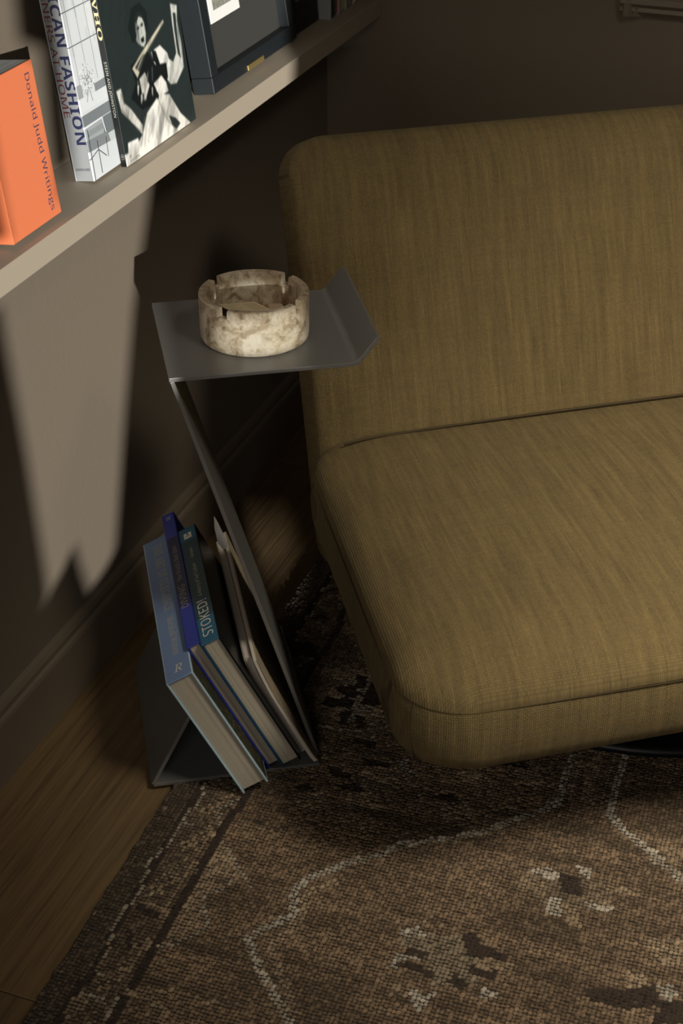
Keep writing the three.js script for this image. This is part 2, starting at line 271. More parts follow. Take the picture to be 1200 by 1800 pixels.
  line(CREAM, 2, -60, 300, 30, 288, 87, 268, 109, 247, 137, 216, 162, 199, 184, 184, 208, 199, 232, 215, 267, 205, 295, 213, 318, 238, 328, 249, 355, 280, 388, 309, 415, 362, 457, 411, 495, 450, 521, 472, 615, 469, 760, 462); line(CREAM, 1, 87, 268, 109, 247, 137, 216, 162, 199, 184, 184, 208, 199, 232, 215); line(CREAM, 1, 521, 472, 615, 469, 760, 462); for (let k = 0; k < map.length; k++) if (map[k] === CREAM && hash(k, 3, 119) > 0.74) map[k] = hash(k, 4, 119) > 0.5 ? PALE : TAN;
  line(LIGHT, 2, 100, 270, 140, 240, 180, 206, 200, 216, 232, 228, 275, 222, 300, 246);
  line(CREAM, 2, 760, 536, 644, 536, 523, 534, 496, 560, 465, 604, 440, 631, 400, 690); fill(LIGHT, 760, 478, 545, 480, 525, 500, 545, 526, 760, 528); line(TAN, 2, 634, 500, 538, 500); line(BASE, 2, 760, 486, 540, 488); line(BASE, 2, 760, 518, 540, 516);
  fill(LIGHT, 375, 458, 400, 470, 402, 560, 360, 570, 345, 500); fill(DARK, 399, 503, 402, 524, 376, 530, 373, 508);
  fill(CREAM, 397, 470, 405, 483, 399, 501, 390, 496); fill(CREAM, 419, 521, 421, 535, 407, 537, 409, 525); fill(CREAM, 358, 499, 361, 509, 337, 515, 333, 501); fill(CREAM, 365, 540, 366, 570, 361, 566, 358, 545);
  fill(TAN, 375, 458, 382, 487, 360, 490, 358, 461); fill(TAN, 406, 550, 403, 579, 394, 592, 397, 562); fill(TAN, 351, 517, 355, 531, 323, 541, 324, 528);
  fill(CREAM, 262, 642, 269, 656, 258, 663, 245, 651); fill(DARK, 242, 649, 248, 673, 222, 676, 215, 648); fill(DARK, 236, 565, 250, 616, 262, 634, 240, 644, 225, 611, 223, 578); fill(LIGHT, 267, 600, 279, 622, 264, 628, 254, 611);
  line(PALE, 2, 460, 599, 453, 616, 441, 637); fill(TAN, 486, 609, 500, 680, 456, 680, 462, 620); fill(LIGHT, 330, 610, 350, 690, 310, 690, 300, 640);
  fill(BODY, 248, 351, 261, 380, 263, 423, 240, 455, 205, 450, 190, 406, 222, 391, 233, 356);
  fill(CREAM, 255, 349, 263, 363, 255, 373, 251, 350); line(CREAM, 2, 201, 352, 214, 352, 217, 372); fill(CREAM, 172, 383, 170, 398, 176, 407, 162, 403, 146, 397, 157, 390); fill(CREAM, 199, 461, 200, 475, 192, 473, 190, 459);
  fill(DARK, 230, 365, 230, 385, 225, 385, 225, 363); fill(DARK, 206, 360, 211, 376, 206, 399, 200, 398, 205, 380); fill(DARK, 269, 421, 272, 431, 258, 439, 256, 470, 246, 471, 243, 428); fill(DARK, 228, 440, 228, 467, 221, 467, 220, 441); fill(DARK, 210, 422, 201, 438, 196, 436, 200, 421);
  fill(TAN, 171, 341, 174, 360, 171, 377, 165, 377, 166, 360); fill(TAN, 244, 449, 245, 482, 232, 482, 230, 446);
  fill(LIGHT, 693, 102, 712, 190, 600, 228, 590, 120); fill(PALE, 685, 140, 690, 170, 640, 190, 600, 170, 640, 140);
  fill(DARK, 692, 152, 692, 164, 671, 165, 664, 157, 651, 172, 645, 150, 659, 132, 671, 157); fill(DARK, 685, 175, 685, 186, 652, 185, 657, 177); fill(DARK, 635, 125, 637, 161, 624, 164, 619, 128); fill(DARK, 653, 176, 659, 205, 643, 210, 639, 178); fill(DARK, 608, 158, 611, 168, 588, 169, 588, 160); fill(DARK, 610, 175, 610, 185, 589, 192, 586, 185);
  line(PALE, 1, 574, 137, 578, 200, 572, 213); fill(LIGHT, 598, 198, 611, 228, 590, 246, 578, 209); fill(DARK, 527, 213, 525, 246, 495, 248, 507, 240, 518, 215); fill(DARK, 496, 179, 493, 207, 487, 207, 487, 180); fill(DARK, 563, 192, 560, 215, 553, 215, 559, 194); fill(PALE, 539, 259, 543, 270, 517, 278, 517, 268); fill(LIGHT, 514, 222, 521, 260, 480, 275, 478, 226);
  for (const [p, q] of [[430, 150], [450, 210], [470, 330], [540, 330], [560, 400], [780, 140], [820, 200], [860, 150], [900, 230], [930, 120]]) { fill(LIGHT, p, q, p + 16, q + 34, p - 8, q + 52, p - 20, q + 12); fill(DARK, p + 18, q - 6, p + 26, q + 14, p + 16, q + 20); }
  const COL = [[0.275, 0.190, 0.116], [0.40, 0.295, 0.190], [0.56, 0.495, 0.395], [0.062, 0.041, 0.030], [0.125, 0.092, 0.062], [0.375, 0.275, 0.170], [0.190, 0.135, 0.088], [0.330, 0.262, 0.175], [0.43, 0.365, 0.275]];
  const knot = new THREE.SphereGeometry(1, 8, 6); { const p = knot.attributes.position; for (let i = 0; i < p.count; i++) { const x = p.getX(i), y = p.getY(i), z = p.getZ(i), d = 1 + 0.55 * (hash(Math.round(x * 40), Math.round(y * 40) * 7 + Math.round(z * 40), 5) - 0.5); p.setXYZ(i, x * d, y * d, z * d); } knot.computeVertexNormals(); }
  const wool = dataTexture(128, 128, (x, y) => 0.65 * hash(x >> 1, y, 113) + 0.35 * vnoise(x / 6, y / 3, 115), false);
  const pile = new THREE.InstancedMesh(knot, mat([1, 1, 1], { roughness: 1, bumpMap: wool, bumpScale: 0.0009 }), NP * NQ);
  pile.name = 'knotted_pile'; pile.userData.kind = 'stuff'; pile.castShadow = pile.receiveShadow = true;
  const m = new THREE.Matrix4(), qn = new THREE.Quaternion(), e = new THREE.Euler(), c = new THREE.Color();
  let k = 0;
  for (let i = 0; i < NP; i++) {
    const row = 0.75 + 0.5 * vnoise(i * 0.45, 3, 91), wob = 0.0016 * (vnoise(i * 0.2, 7, 95) - 0.5);
    for (let j = 0; j < NQ; j++) {
      const r1 = hash(i, j, 1), r2 = hash(i, j, 2), r3 = hash(i, j, 3);
      const edge = j === 0 ? 0.003 * (vnoise(i * 0.3, 0, 97) - 0.5) : 0;
      const p = P0 + (i + 0.18 * (r1 - 0.5)) * PITCH + 0.0022 * (fbm(j * 0.05, i * 0.02, 99) - 0.5), q = (j + 0.5 + 0.22 * (r2 - 0.5)) * PITCH + wob + edge;
      e.set((r2 > 0.5 ? -1 : 1) * (0.30 + 0.5 * (r3 - 0.5)), 0.22 + 0.55 * (r1 - 0.5) + (r2 > 0.5 ? Math.PI : 0), 0.5 * (r3 - 0.5)); qn.setFromEuler(e);
      const s = 0.92 + 0.24 * r3;
      m.compose(new THREE.Vector3(q, 0.0066 + 0.0012 * (r1 - 0.5) - (map[i * NQ + j] === DARK ? 0.0008 : 0), -p), qn, new THREE.Vector3(0.0030 * s, (0.0026 + 0.0010 * r1) * s, 0.0021 * s));
      pile.setMatrixAt(k, m);
      const t = COL[map[i * NQ + j]], wear = map[i * NQ + j] === BASE || map[i * NQ + j] === LIGHT ? 0.34 + 1.25 * fbm(i * 0.40, j * 0.040, 103) + 0.8 * (fbm(i * 0.05, j * 0.05, 107) - 0.5) : 1;
      const g = t.map((v) => v * wear * (0.80 + 0.40 * r2) * (0.8 + 0.2 * row));
      if (r1 > 0.993) { g[0] += 0.12; g[1] += 0.10; g[2] += 0.07; }
      pile.setColorAt(k++, c.setRGB(...g));
    }
  }
  rug.add(pile);
}

// ------------------------------------------------------------------ sofa
{
  const sofa = thing('sofa', 'low armless olive-brown upholstered sofa standing on the brown rug', 'sofa', new THREE.Vector3(0.130, 0, -1.366), 14.9 * R);
  const x0 = -0.046, x1 = 0.90;
  // cushions: rings of a rounded rectangle, one ring for each [inset, height]
  function rings(A, B, r, rows, cap, kx = 1) {
    const ring = (inset) => {
      const a = A / 2 - inset - (kx - 1) * Math.min(Math.max(0, inset), 0.085), b = B / 2 - inset, q = Math.max(0.012, Math.min(r - 0.45 * inset, a - 0.001, b - 0.001)), pts = [];
      const arc = (cx, cy, t0) => { for (let i = 0; i <= 14; i++) { const t = t0 + i / 14 * Math.PI / 2; pts.push([cx + q * Math.cos(t), cy + q * Math.sin(t)]); } };
      const side = (p0, p1, n) => { for (let i = 1; i < n; i++) pts.push([p0[0] + (p1[0] - p0[0]) * i / n, p0[1] + (p1[1] - p0[1]) * i / n]); };
      arc(a - q, b - q, 0); side([a - q, b], [-a + q, b], 26); arc(-a + q, b - q, Math.PI / 2); side([-a, b - q], [-a, -b + q], 14); arc(-a + q, -b + q, Math.PI); side([-a + q, -b], [a - q, -b], 26); arc(a - q, -b + q, 1.5 * Math.PI); side([a, -b + q], [a, b - q], 14);
      return pts;
    };
    const pos = [], uv = [], idx = []; let n = 0, arcLen = 0, prev = null;
    rows.forEach(([inset, h], k) => {
      const pts = ring(inset); n = pts.length; if (prev) arcLen += Math.hypot(inset - prev[0], h - prev[1]); prev = [inset, h];
      let run = 0; pts.forEach(([x, z], i) => { if (i) run += Math.hypot(x - pts[i - 1][0], z - pts[i - 1][1]); pos.push(x, h, z); if (cap) uv.push(x, z); else uv.push(Math.abs(z) > B / 2 - r ? x : z, h); });
      if (k) for (let i = 0; i < n; i++) { const a = (k - 1) * n + i, b = (k - 1) * n + (i + 1) % n, c = k * n + i, d = k * n + (i + 1) % n; idx.push(a, c, b, b, c, d); }
    });
    if (cap) { const c = pos.length / 3, last = (rows.length - 1) * n; pos.push(0, rows.at(-1)[1], 0); uv.push(0, 0); for (let i = 0; i < n; i++) idx.push(last + i, c, last + (i + 1) % n); }
    const g = new THREE.BufferGeometry(); g.setAttribute('position', new THREE.Float32BufferAttribute(pos, 3)); g.setAttribute('uv', new THREE.Float32BufferAttribute(uv, 2)); g.setIndex(idx); g.computeVertexNormals(); return g;
  }
  function seam(A, B, r, inset, h, rad) {
    const pts = []; const a = A / 2 - inset, b = B / 2 - inset;
    for (const [cx, cz, t0] of [[a - r, b - r, 0], [-a + r, b - r, 1], [-a + r, -b + r, 2], [a - r, -b + r, 3]]) for (let i = 0; i <= 6; i++) { const t = (t0 + i / 6) * Math.PI / 2; pts.push(new THREE.Vector3(cx + r * Math.cos(t), h, cz + r * Math.sin(t))); }
    return new THREE.TubeGeometry(new THREE.CatmullRomCurve3(pts, true, 'centripetal'), 260, rad, 5, true);
  }
  const A = x1 - x0, B = 0.60, cx = (x0 + x1) / 2, cz = 0.018 - B / 2;
  const shoulder = []; for (let i = 0; i <= 12; i++) { const t = i / 12 * Math.PI / 2; shoulder.push([0.002 + 0.125 * (1 - Math.cos(t)), 0.3065 + 0.0565 * Math.sin(t)]); }
  const splay = (g) => { const p = g.attributes.position; for (let i = 0; i < p.count; i++) { const x = p.getX(i), z = p.getZ(i); p.setX(i, x - 0.05 * (z + 0.42) * Math.max(0, (cx - x) / (A / 2))); } g.computeVertexNormals(); return g; };   // the end of the seat opens a little towards the front
  const seat = obj('seat_cushion', splay(rings(A, B, 0.085, [...shoulder, [0.17, 0.3665], [0.22, 0.369], [0.27, 0.370], [0.28, 0.370]], true).translate(cx, 0, cz)), fabric, sofa);
  obj('seat_border', splay(rings(A, B, 0.085, [[0.29, 0.206], [0.12, 0.206], [0.045, 0.2075], [0.022, 0.213], [0.008, 0.224], [0.001, 0.244], [-0.001, 0.270], [0.0, 0.294], [0.003, 0.3060]], false).translate(cx, 0, cz)), fabric, seat);
  obj('seam', splay(seam(A, B, 0.083, 0.0035, 0.3060, 0.0008).translate(cx, 0, cz)), seamThread, seat);
  const cs = [[0.0215, 0.213], [0.0075, 0.224], [0.0005, 0.244], [-0.0015, 0.270], [-0.0005, 0.294], [0.002, 0.3055]].map(([i, h]) => { const k = Math.SQRT1_2, r = 0.085 - 0.45 * i, a = A / 2 - i - r, b = B / 2 - i - r; return new THREE.Vector3(cx - a - r * 0.82, h, cz + b + r * 0.573); });
  obj('seam', splay(new THREE.TubeGeometry(new THREE.CatmullRomCurve3(cs), 30, 0.0007, 5)), seamThread, seat);
  // backrest leans on the rear of the seat
  const BH = 0.60, lean = 22.8 * R, out = new THREE.Vector3(0, Math.sin(lean), Math.cos(lean)), down = new THREE.Vector3(0, -Math.cos(lean), Math.sin(lean));
  const sh2 = []; for (let i = 0; i <= 12; i++) { const t = i / 12 * Math.PI / 2; sh2.push([0.085 * (1 - Math.cos(t)), -0.062 + 0.056 * Math.sin(t)]); }
  const M = basis(new THREE.Vector3(1, 0, 0), out, down);
  const top = new THREE.Vector3(0, 0.345, -0.505).addScaledVector(down, -0.411), mid = top.clone().addScaledVector(down, BH / 2);
  const place = (g) => g.applyMatrix4(M).translate(cx + 0.012, mid.y, mid.z);
  const back = obj('backrest', place(rings(A - 0.030, BH, 0.05, [...sh2, [0.13, -0.003], [0.20, 0], [0.28, 0]], true, 2.0)), fabric, sofa);
  obj('backrest_border', place(rings(A - 0.030, BH, 0.05, [[0.28, -0.165], [0.04, -0.165], [0.012, -0.155], [0, -0.13], [0, -0.10], [0, -0.062]], false)), fabric, back);
  obj('seam', new THREE.TubeGeometry(new THREE.CatmullRomCurve3([[x0 + 0.05, 0.352, -0.510], [x0 + 0.09, 0.3575, -0.5085], [x1 - 0.09, 0.3575, -0.5085], [x1 - 0.05, 0.352, -0.510]].map((p) => new THREE.Vector3(...p)), false, 'centripetal'), 60, 0.0018, 6), seamThread, back);  // dark cord imitates the shaded crease between seat and backrest
  const disc = [[0, 0.0], [0.352, 0.0], [0.36, 0.004], [0.36, 0.012], [0.352, 0.017], [0.06, 0.022], [0.045, 0.03], [0.042, 0.182], [0.16, 0.188], [0.16, 0.2075], [0, 0.2075]].map((p) => new THREE.Vector2(...p));
  const foot = obj('base', new THREE.LatheGeometry(disc, 72), blackMetal, sofa); foot.position.set(0.46, 0.0085, -0.52); foot.userData.label = 'black metal disc base';
}

// ------------------------------------------------------------------ wall ledge and what stands on it
const SHELF_TOP = 0.726;
{
  const ledge = thing('wall_shelf', 'long taupe painted picture ledge fixed along the left wall', 'shelf', at(1.5, 0, 0), WALL_TURN);
  obj('ledge_board', boxUV(rb(2.96, 0.030, 0.096, 0.0012, 0.02, SHELF_TOP - 0.015, 0.048)), shelfPaint, ledge);
}
const shelfThing = (name, label, category, s, o, lean, group) => { const t = thing(name, label, category, at(s, SHELF_TOP, o), WALL_TURN, group); t.rotation.order = 'YXZ'; t.rotation.x = -lean * R; return t; };
const paperPages = (c) => mat([1, 1, 1], { roughness: 0.9, map: dataTexture(256, 4, (x) => { const k = 0.80 + 0.26 * (hash(x, 0, 5) - 0.5) + 0.16 * (vnoise(x / 12, 0, 6) - 0.5); return c.map((v) => v * k); }) });
const pagesCream = paperPages([0.50, 0.45, 0.36]), pagesGrey = paperPages([0.56, 0.54, 0.5]);
// a book: x runs from spine to fore-edge, y from tail to head, z from back to front cover
function book(t, { w, h, d, cover, spine, front, back = cover, pages = pagesCream, board = 0.0026, lip = 0.0038, spineUV = true }) {
  const bz = (g) => planarUV(g, (x) => x / w, (x, y) => y / h);
  obj('front_cover', bz(rb(w, h, board, board * 0.4, w / 2, h / 2, d - board / 2)), front ?? cover, t);
  obj('back_cover', bz(rb(w, h, board, board * 0.4, w / 2, h / 2, board / 2)), back, t);
  const sg = rb(board, h, d - 0.0006, board * 0.45, board / 2, h / 2, d / 2);
  obj('spine', planarUV(sg, (x, y, z) => z / d, (x, y) => y / h), spine ?? cover, t);
  const pg = bx(w - board - lip, h - 2 * lip, d - 2 * board - 0.0004, (w + board - lip) / 2, h / 2, d / 2);
  obj('page_block', planarUV(pg, (x, y, z) => z / d, (x, y) => (x + y) * 3), pages, t);
  return t;
}
function spineText(ctx, W, H, text, x, y, len, size, color, font = 'sans-serif', weight = 'bold') {  // runs down the spine from y, centred on x
  ctx.save(); ctx.translate(x, y); ctx.rotate(Math.PI / 2); ctx.fillStyle = color; ctx.font = weight + ' ' + size + 'px ' + font; ctx.textBaseline = 'middle'; ctx.textAlign = 'left';
  const m = ctx.measureText(text).width; ctx.scale(len / m, 1); ctx.fillText(text, 0, 0); ctx.restore();
}
function photographic(ctx, W, H, rad, k0) {                                         // a printed photograph: soft edges, folds and film grain in the ink
  const im = ctx.getImageData(0, 0, W, H), a = im.data;
  for (let pass = 0; pass < 2; pass++) for (const [n, m, sn, sm2] of [[H, W, W * 4, 4], [W, H, 4, W * 4]]) for (let i = 0; i < n; i++) for (let c = 0; c < 3; c++) {
    const row = new Float32Array(m + 1); for (let j = 0; j < m; j++) row[j + 1] = row[j] + a[i * sn + j * sm2 + c];
    for (let j = 0; j < m; j++) { const lo = Math.max(0, j - rad), hi = Math.min(m, j + rad + 1); a[i * sn + j * sm2 + c] = (row[hi] - row[lo]) / (hi - lo); }
  }
  for (let y = 0; y < H; y++) for (let x = 0; x < W; x++) { const i = (y * W + x) * 4, l = a[i] / 255, n = fbm(x / 52 + y / 90, y / 120, k0, 0, 0, 3), g = 1 + l * 1.1 * Math.min(0, n - 0.55) + 0.10 * (hash(x, y, k0) - 0.5); for (let c = 0; c < 3; c++) a[i + c] *= g; }
  ctx.putImageData(im, 0, 0);
}
function grain(ctx, W, H, a, n) { for (let i = 0; i < n; i++) { ctx.fillStyle = rnd() < 0.5 ? 'rgba(255,255,255,' + a + ')' : 'rgba(0,0,0,' + a + ')'; ctx.fillRect(rnd() * W, rnd() * H, 2, 2); } }
{
  // orange cloth book
  const t = shelfThing('book', 'small thick orange book with dark lettering down its edge, at the shelf end', 'book', 1.143, 0.026, 6.5);
  const front = canvasTexture(512, 832, (c, W, H) => { c.fillStyle = '#d97448'; c.fillRect(0, 0, W, H); grain(c, W, H, 0.05, 9000); spineText(c, W, H, 'Donald Judd Writings', W * 0.855, H * 0.055, H * 0.90, 62, '#3a3350', 'sans-serif', 'normal'); });
  const cloth = mat('#d97448', { roughness: 0.85 });
  book(t, { w: 0.104, h: 0.171, d: 0.058, cover: cloth, front: mat([1, 1, 1], { map: front, roughness: 0.85 }), pages: paperPages([0.5, 0.52, 0.5]), lip: 0.0006 });
}
{
  // grey spined interiors book
  const t = shelfThing('book', 'tall book with grey lettered spine and black-and-white room photograph cover', 'book', 0.933, 0.0425, 7.2);
  const w = 0.25, h = 0.30, d = 0.026;
  const spine = canvasTexture(192, 1984, (c, W, H) => {
    c.fillStyle = '#8b8d8e'; c.fillRect(0, 0, W, H); const y = (v) => H * (1 - v / h);
    spineText(c, W, H, 'AMERICAN FASHION', W * 0.70, y(0.283), H * 0.241 / h, 132, '#1f2344');
    spineText(c, W, H, 'DESIGNERS AT HOME', W * 0.25, y(0.262), H * 0.187 / h, 84, '#5a1d22', 'sans-serif', 'normal');
    c.fillStyle = '#2a2c36'; c.font = 'bold 26px sans-serif'; c.textAlign = 'center'; c.fillText('ASSOULINE', W / 2, y(0.013));
  });
  const front = canvasTexture(1000, 1240, (c, W, H) => {
    const X = (u) => u * 4000, Y = (v) => H - v * 4000, poly = (col, ...a) => { c.fillStyle = col; c.beginPath(); for (let i = 0; i < a.length; i += 2) c.lineTo(X(a[i] / 1000), Y(a[i + 1] / 1000)); c.fill(); };
    const ln = (col, wd, ...a) => { c.strokeStyle = col; c.lineWidth = wd; c.beginPath(); for (let i = 0; i < a.length; i += 2) c.lineTo(X(a[i] / 1000), Y(a[i + 1] / 1000)); c.stroke(); };
    c.fillStyle = '#d6d9da'; c.fillRect(0, 0, W, H);
    for (let i = 0; i < 60; i++) poly('rgba(190,196,198,0.5)', ...(() => { const u = 4 + rnd() * 200, v = 130 + rnd() * 170; return [u, v, u + 5, v, u + 5, v + 12, u, v + 12]; })());
    for (let u = 9; u < 250; u += 21) ln('#8f9496', 4, u, 112, u - 2, 310); for (const v of [161, 201, 245, 290]) ln('#6d7375', 5, 0, v, 250, v);
    poly('#9ea2a3', 0, 100, 12, 100, 12, 116, 0, 116); poly('#83888a', 40, 96, 250, 92, 250, 112, 40, 108); poly('#dcdfe0', 0, 84, 250, 84, 250, 97, 0, 99);
    for (let i = 0; i < 170; i++) { const a = rnd() * 6.3, r = rnd() * 17; poly(['#5b5f60', '#f8f8f8', '#a4a8a8'][i % 3], ...(() => { const u = 26 + Math.cos(a) * r, v = 117 + Math.sin(a) * r * 1.1; return [u, v, u + 1.8, v + 1, u + 0.6, v + 2.4]; })()); }
    ln('#6a6e6f', 4, 26, 108, 18, 92); ln('#6a6e6f', 4, 27, 108, 31, 90);
    poly('#7a8082', 0, 67, 250, 67, 250, 80, 0, 80); poly('#c4c8c9', 0, 0, 250, 0, 250, 67, 0, 67); poly('#6f7678', 40, 44, 250, 44, 250, 66, 40, 66);
    poly('#a2a8aa', 0, 48, 42, 48, 46, 66, 0, 65); for (let u = 6; u < 40; u += 3.4) ln('#5c6264', 4, u, 60, u + 1.5, 53); ln('#e8eaea', 7, 0, 65, 43, 66, 47, 44); poly('#828789', 0, 36, 53, 34, 50, 47, 0, 50);
    poly('#d4d8da', 0, 0, 250, 0, 250, 30, 56, 33, 0, 36); ln('#33383a', 6, 6, 62, 4, 20, 3, 0); ln('#33383a', 6, 23, 44, 21, 4); ln('#4b5153', 5, 0, 27, 22, 33, 38, 20); ln('#33383a', 5, 44, 42, 42, 18);
  });
  book(t, { w, h, d, cover: mat('#c4c7c7', { roughness: 0.6 }), spine: mat([1, 1, 1], { map: spine, roughness: 0.6 }), front: mat([1, 1, 1], { map: front, roughness: 0.45 }), pages: pagesGrey });
}
{
  // rock book: a guitarist on black
  const t = shelfThing('book', 'thin black paperback with a high-contrast photograph of a guitarist on its cover', 'book', 0.869, 0.0700, 7.2);
  const w = 0.195, h = 0.28, d = 0.0085;
  const spine = canvasTexture(96, 2016, (c, W, H) => {
    c.fillStyle = '#0c0d0d'; c.fillRect(0, 0, W, H); const y = (v) => H * (1 - v / h);
    spineText(c, W, H, 'THE WHO', W * 0.52, y(0.262), H * 0.112 / h, 92, '#c8b98a', 'serif'); spineText(c, W, H, 'STEIN AND JOHNSTON', W * 0.52, y(0.127), H * 0.067 / h, 52, '#a9a99c', 'sans-serif', 'normal');
    c.strokeStyle = '#77776e'; c.lineWidth = 5; c.beginPath(); c.arc(W / 2, y(0.012), 22, 0, 7); c.stroke(); c.fillStyle = '#77776e'; c.fillRect(W * 0.35, y(0.013), W * 0.3, 10);
  });
  const front = canvasTexture(936, 1344, (c, W, H) => {
    const X = (u) => u * 4.8, Y = (v) => H - v * 4.8, poly = (col, ...a) => { c.fillStyle = col; c.beginPath(); for (let i = 0; i < a.length; i += 2) c.lineTo(X(a[i]), Y(a[i + 1])); c.fill(); };
    const ln = (col, wd, ...a) => { c.strokeStyle = col; c.lineWidth = wd; c.lineJoin = c.lineCap = 'round'; c.beginPath(); for (let i = 0; i < a.length; i += 2) c.lineTo(X(a[i]), Y(a[i + 1])); c.stroke(); };
    c.fillStyle = '#27302f'; c.fillRect(0, 0, W, H); grain(c, W, H, 0.10, 30000);
    poly('#1b2322', 60, 150, 76, 170, 98, 172, 112, 158, 108, 130, 100, 150, 84, 160, 74, 130, 64, 132);                    // hair
    poly('#c3c5bc', 80, 153, 88, 158, 97, 156, 101, 147, 101, 134, 97, 124, 91, 120, 84, 123, 79, 131, 77, 142); poly('#6d726d', 80, 153, 84, 156, 85, 140, 83, 128, 86, 122, 79, 131, 77, 142); poly('#232a29', 78, 158, 92, 163, 103, 156, 99, 153, 90, 157, 82, 150); poly('#2a302f', 81, 145, 87, 147, 87, 143, 82, 142); poly('#2a302f', 92, 147, 98, 148, 97, 144, 92, 144); poly('#1c2121', 86, 131, 95, 132, 94, 126, 87, 126); ln('#8b8f89', 5, 90, 147, 91, 137, 88, 136); poly('#9a9d96', 74, 132, 80, 140, 82, 124);
    poly('#d5d5cb', 175, 152, 192, 146, 186, 127, 188, 100, 184, 70, 158, 57, 142, 60, 132, 72, 146, 92, 158, 84, 170, 92, 172, 128); poly('#2b3433', 178, 140, 185, 138, 180, 108, 180, 82, 174, 90, 175, 120);
    poly('#eceae2', 106, 110, 131, 112, 147, 98, 150, 80, 132, 84, 122, 74, 110, 92); poly('#141919', 108, 112, 118, 108, 124, 88, 116, 76, 108, 92); poly('#e6e4da', 104, 100, 112, 96, 114, 84, 106, 82);
    poly('#161b1b', 50, 108, 94, 116, 112, 92, 140, 88, 138, 70, 96, 50, 60, 52, 38, 72, 56, 86);                           // guitar body and strap
    poly('#dcd9cd', 66, 88, 82, 92, 88, 74, 76, 64, 66, 72); for (let i = 0; i < 16; i++) { const u = 54 + rnd() * 62, v = 56 + rnd() * 26; poly(i % 3 ? '#d8d5c9' : '#555a57', u, v, u + 3 + rnd() * 5, v + 9 + rnd() * 6, u + 1.5, v + 12, u - 1, v + 4); }
    poly('#c8c0a8', 149, 138.5, 151, 135, 92, 112, 62, 90, 53, 104, 73, 112, 92, 119); poly('#3a3e3a', 84, 113, 92, 111, 70, 95, 60, 103); ln('#efe8d2', 6, 150, 137, 92, 116, 60, 96); for (let i = 0; i < 12; i++) ln('#8d8875', 3, 146 - i * 4.4, 137 - i * 1.9, 149 - i * 4.4, 133 - i * 1.9);
    poly('#efece2', 99, 73, 122, 77, 131, 66, 133, 54, 108, 54);
    poly('#e9e6da', 108, 57, 134, 50, 155, 20, 178, 0, 134, -2, 118, 18, 99, 46); poly('#2a3130', 124, 26, 140, 18, 150, 8, 138, 4, 128, 12);
    poly('#f2efe5', 101, 55, 122, 18, 144, -2, 30, -2, 4, 0, 20, 12, 51, 25, 70, 45); ln('#8f8c80', 6, 104, 50, 118, 22, 140, 0); ln('#77766c', 5, 62, 42, 50, 24, 40, 10); ln('#a09d90', 4, 74, 22, 60, 14, 66, 8);
    poly('#dedbd0', 6, 90, 18, 90, 20, 72, 34, 60, 54, 35, 50, 24, 28, 46, 10, 64); ln('#4d504b', 6, 16, 84, 20, 70); ln('#4d504b', 5, 12, 66, 28, 46, 46, 30);
    poly('#f4f2e9', 11, 26, 38, 24, 36, 12, 8, 14); poly('#f4f1e6', -2, -2, 0, 15, 36, 13, 128, 3, 118, -2);
    photographic(c, W, H, 5, 201);
    c.fillStyle = '#3a3a33'; c.font = '26px sans-serif'; c.fillText('BY', X(9), Y(7)); c.fillText('JEFF STEIN', X(9), Y(1.5));
  });
  const m = mat([1, 1, 1], { map: front, roughness: 0.36 });
  book(t, { w, h, d, cover: mat('#0e1010', { roughness: 0.4 }), spine: mat([1, 1, 1], { map: spine, roughness: 0.4 }), front: m, board: 0.0012, lip: 0.0006 });
}
{
  // black frame with a bordered photograph
  const t = shelfThing('picture_frame', 'black wooden picture frame with a white-bordered photograph on dark mount', 'picture frame', 0.583, 0.032, 8.5);
  const w = 0.295, h = 0.38, d = 0.032, st = 0.022, bl = mat([0.011, 0.0145, 0.0165], { roughness: 0.5 });
  const railG = (a, b, cx, cy) => rb(a, b, d, 0.0015, cx, cy, d / 2);
  obj('frame_rail', railG(w, st, w / 2, st / 2), bl, t); obj('frame_rail', railG(w, st, w / 2, h - st / 2), bl, t);
  obj('frame_stile', railG(st, h - 2 * st, st / 2, h / 2), bl, t); obj('frame_stile', railG(st, h - 2 * st, w - st / 2, h / 2), bl, t);
  obj('mount', bx(w - 2 * st, h - 2 * st, 0.003, w / 2, h / 2, d - 0.017), mat([0.036, 0.034, 0.029], { roughness: 0.9 }), t);
  const pic = canvasTexture(256, 288, (c, W, H) => { c.fillStyle = '#f1efe8'; c.fillRect(0, 0, W, H); c.fillStyle = '#8b8c80'; c.fillRect(32, 26, W - 56, H - 68); for (let i = 0; i < 500; i++) { c.fillStyle = ['rgba(60,62,54,.25)', 'rgba(200,200,180,.25)', 'rgba(120,122,108,.4)'][i % 3]; c.beginPath(); c.ellipse(36 + rnd() * (W - 66), 30 + rnd() * (H - 78), 3 + rnd() * 10, 1 + rnd() * 4, rnd() * 3, 0, 7); c.fill(); } });
  obj('photograph', planarUV(bx(0.094, 0.105, 0.0015, 0.101, 0.081 + 0.0525, d - 0.0147), (x) => (x - 0.054) / 0.094, (x, y) => (y - 0.081) / 0.105), mat([1, 1, 1], { map: pic, roughness: 0.5 }), t).userData.label = 'white-bordered photograph';
  obj('brass_plate', rb(0.056, 0.0075, 0.0022, 0.0008, 0.140, 0.0045, d + 0.0006), mat([0.42, 0.31, 0.12], { roughness: 0.4, metalness: 0.7 }), t).userData.label = 'small brass plate';
}
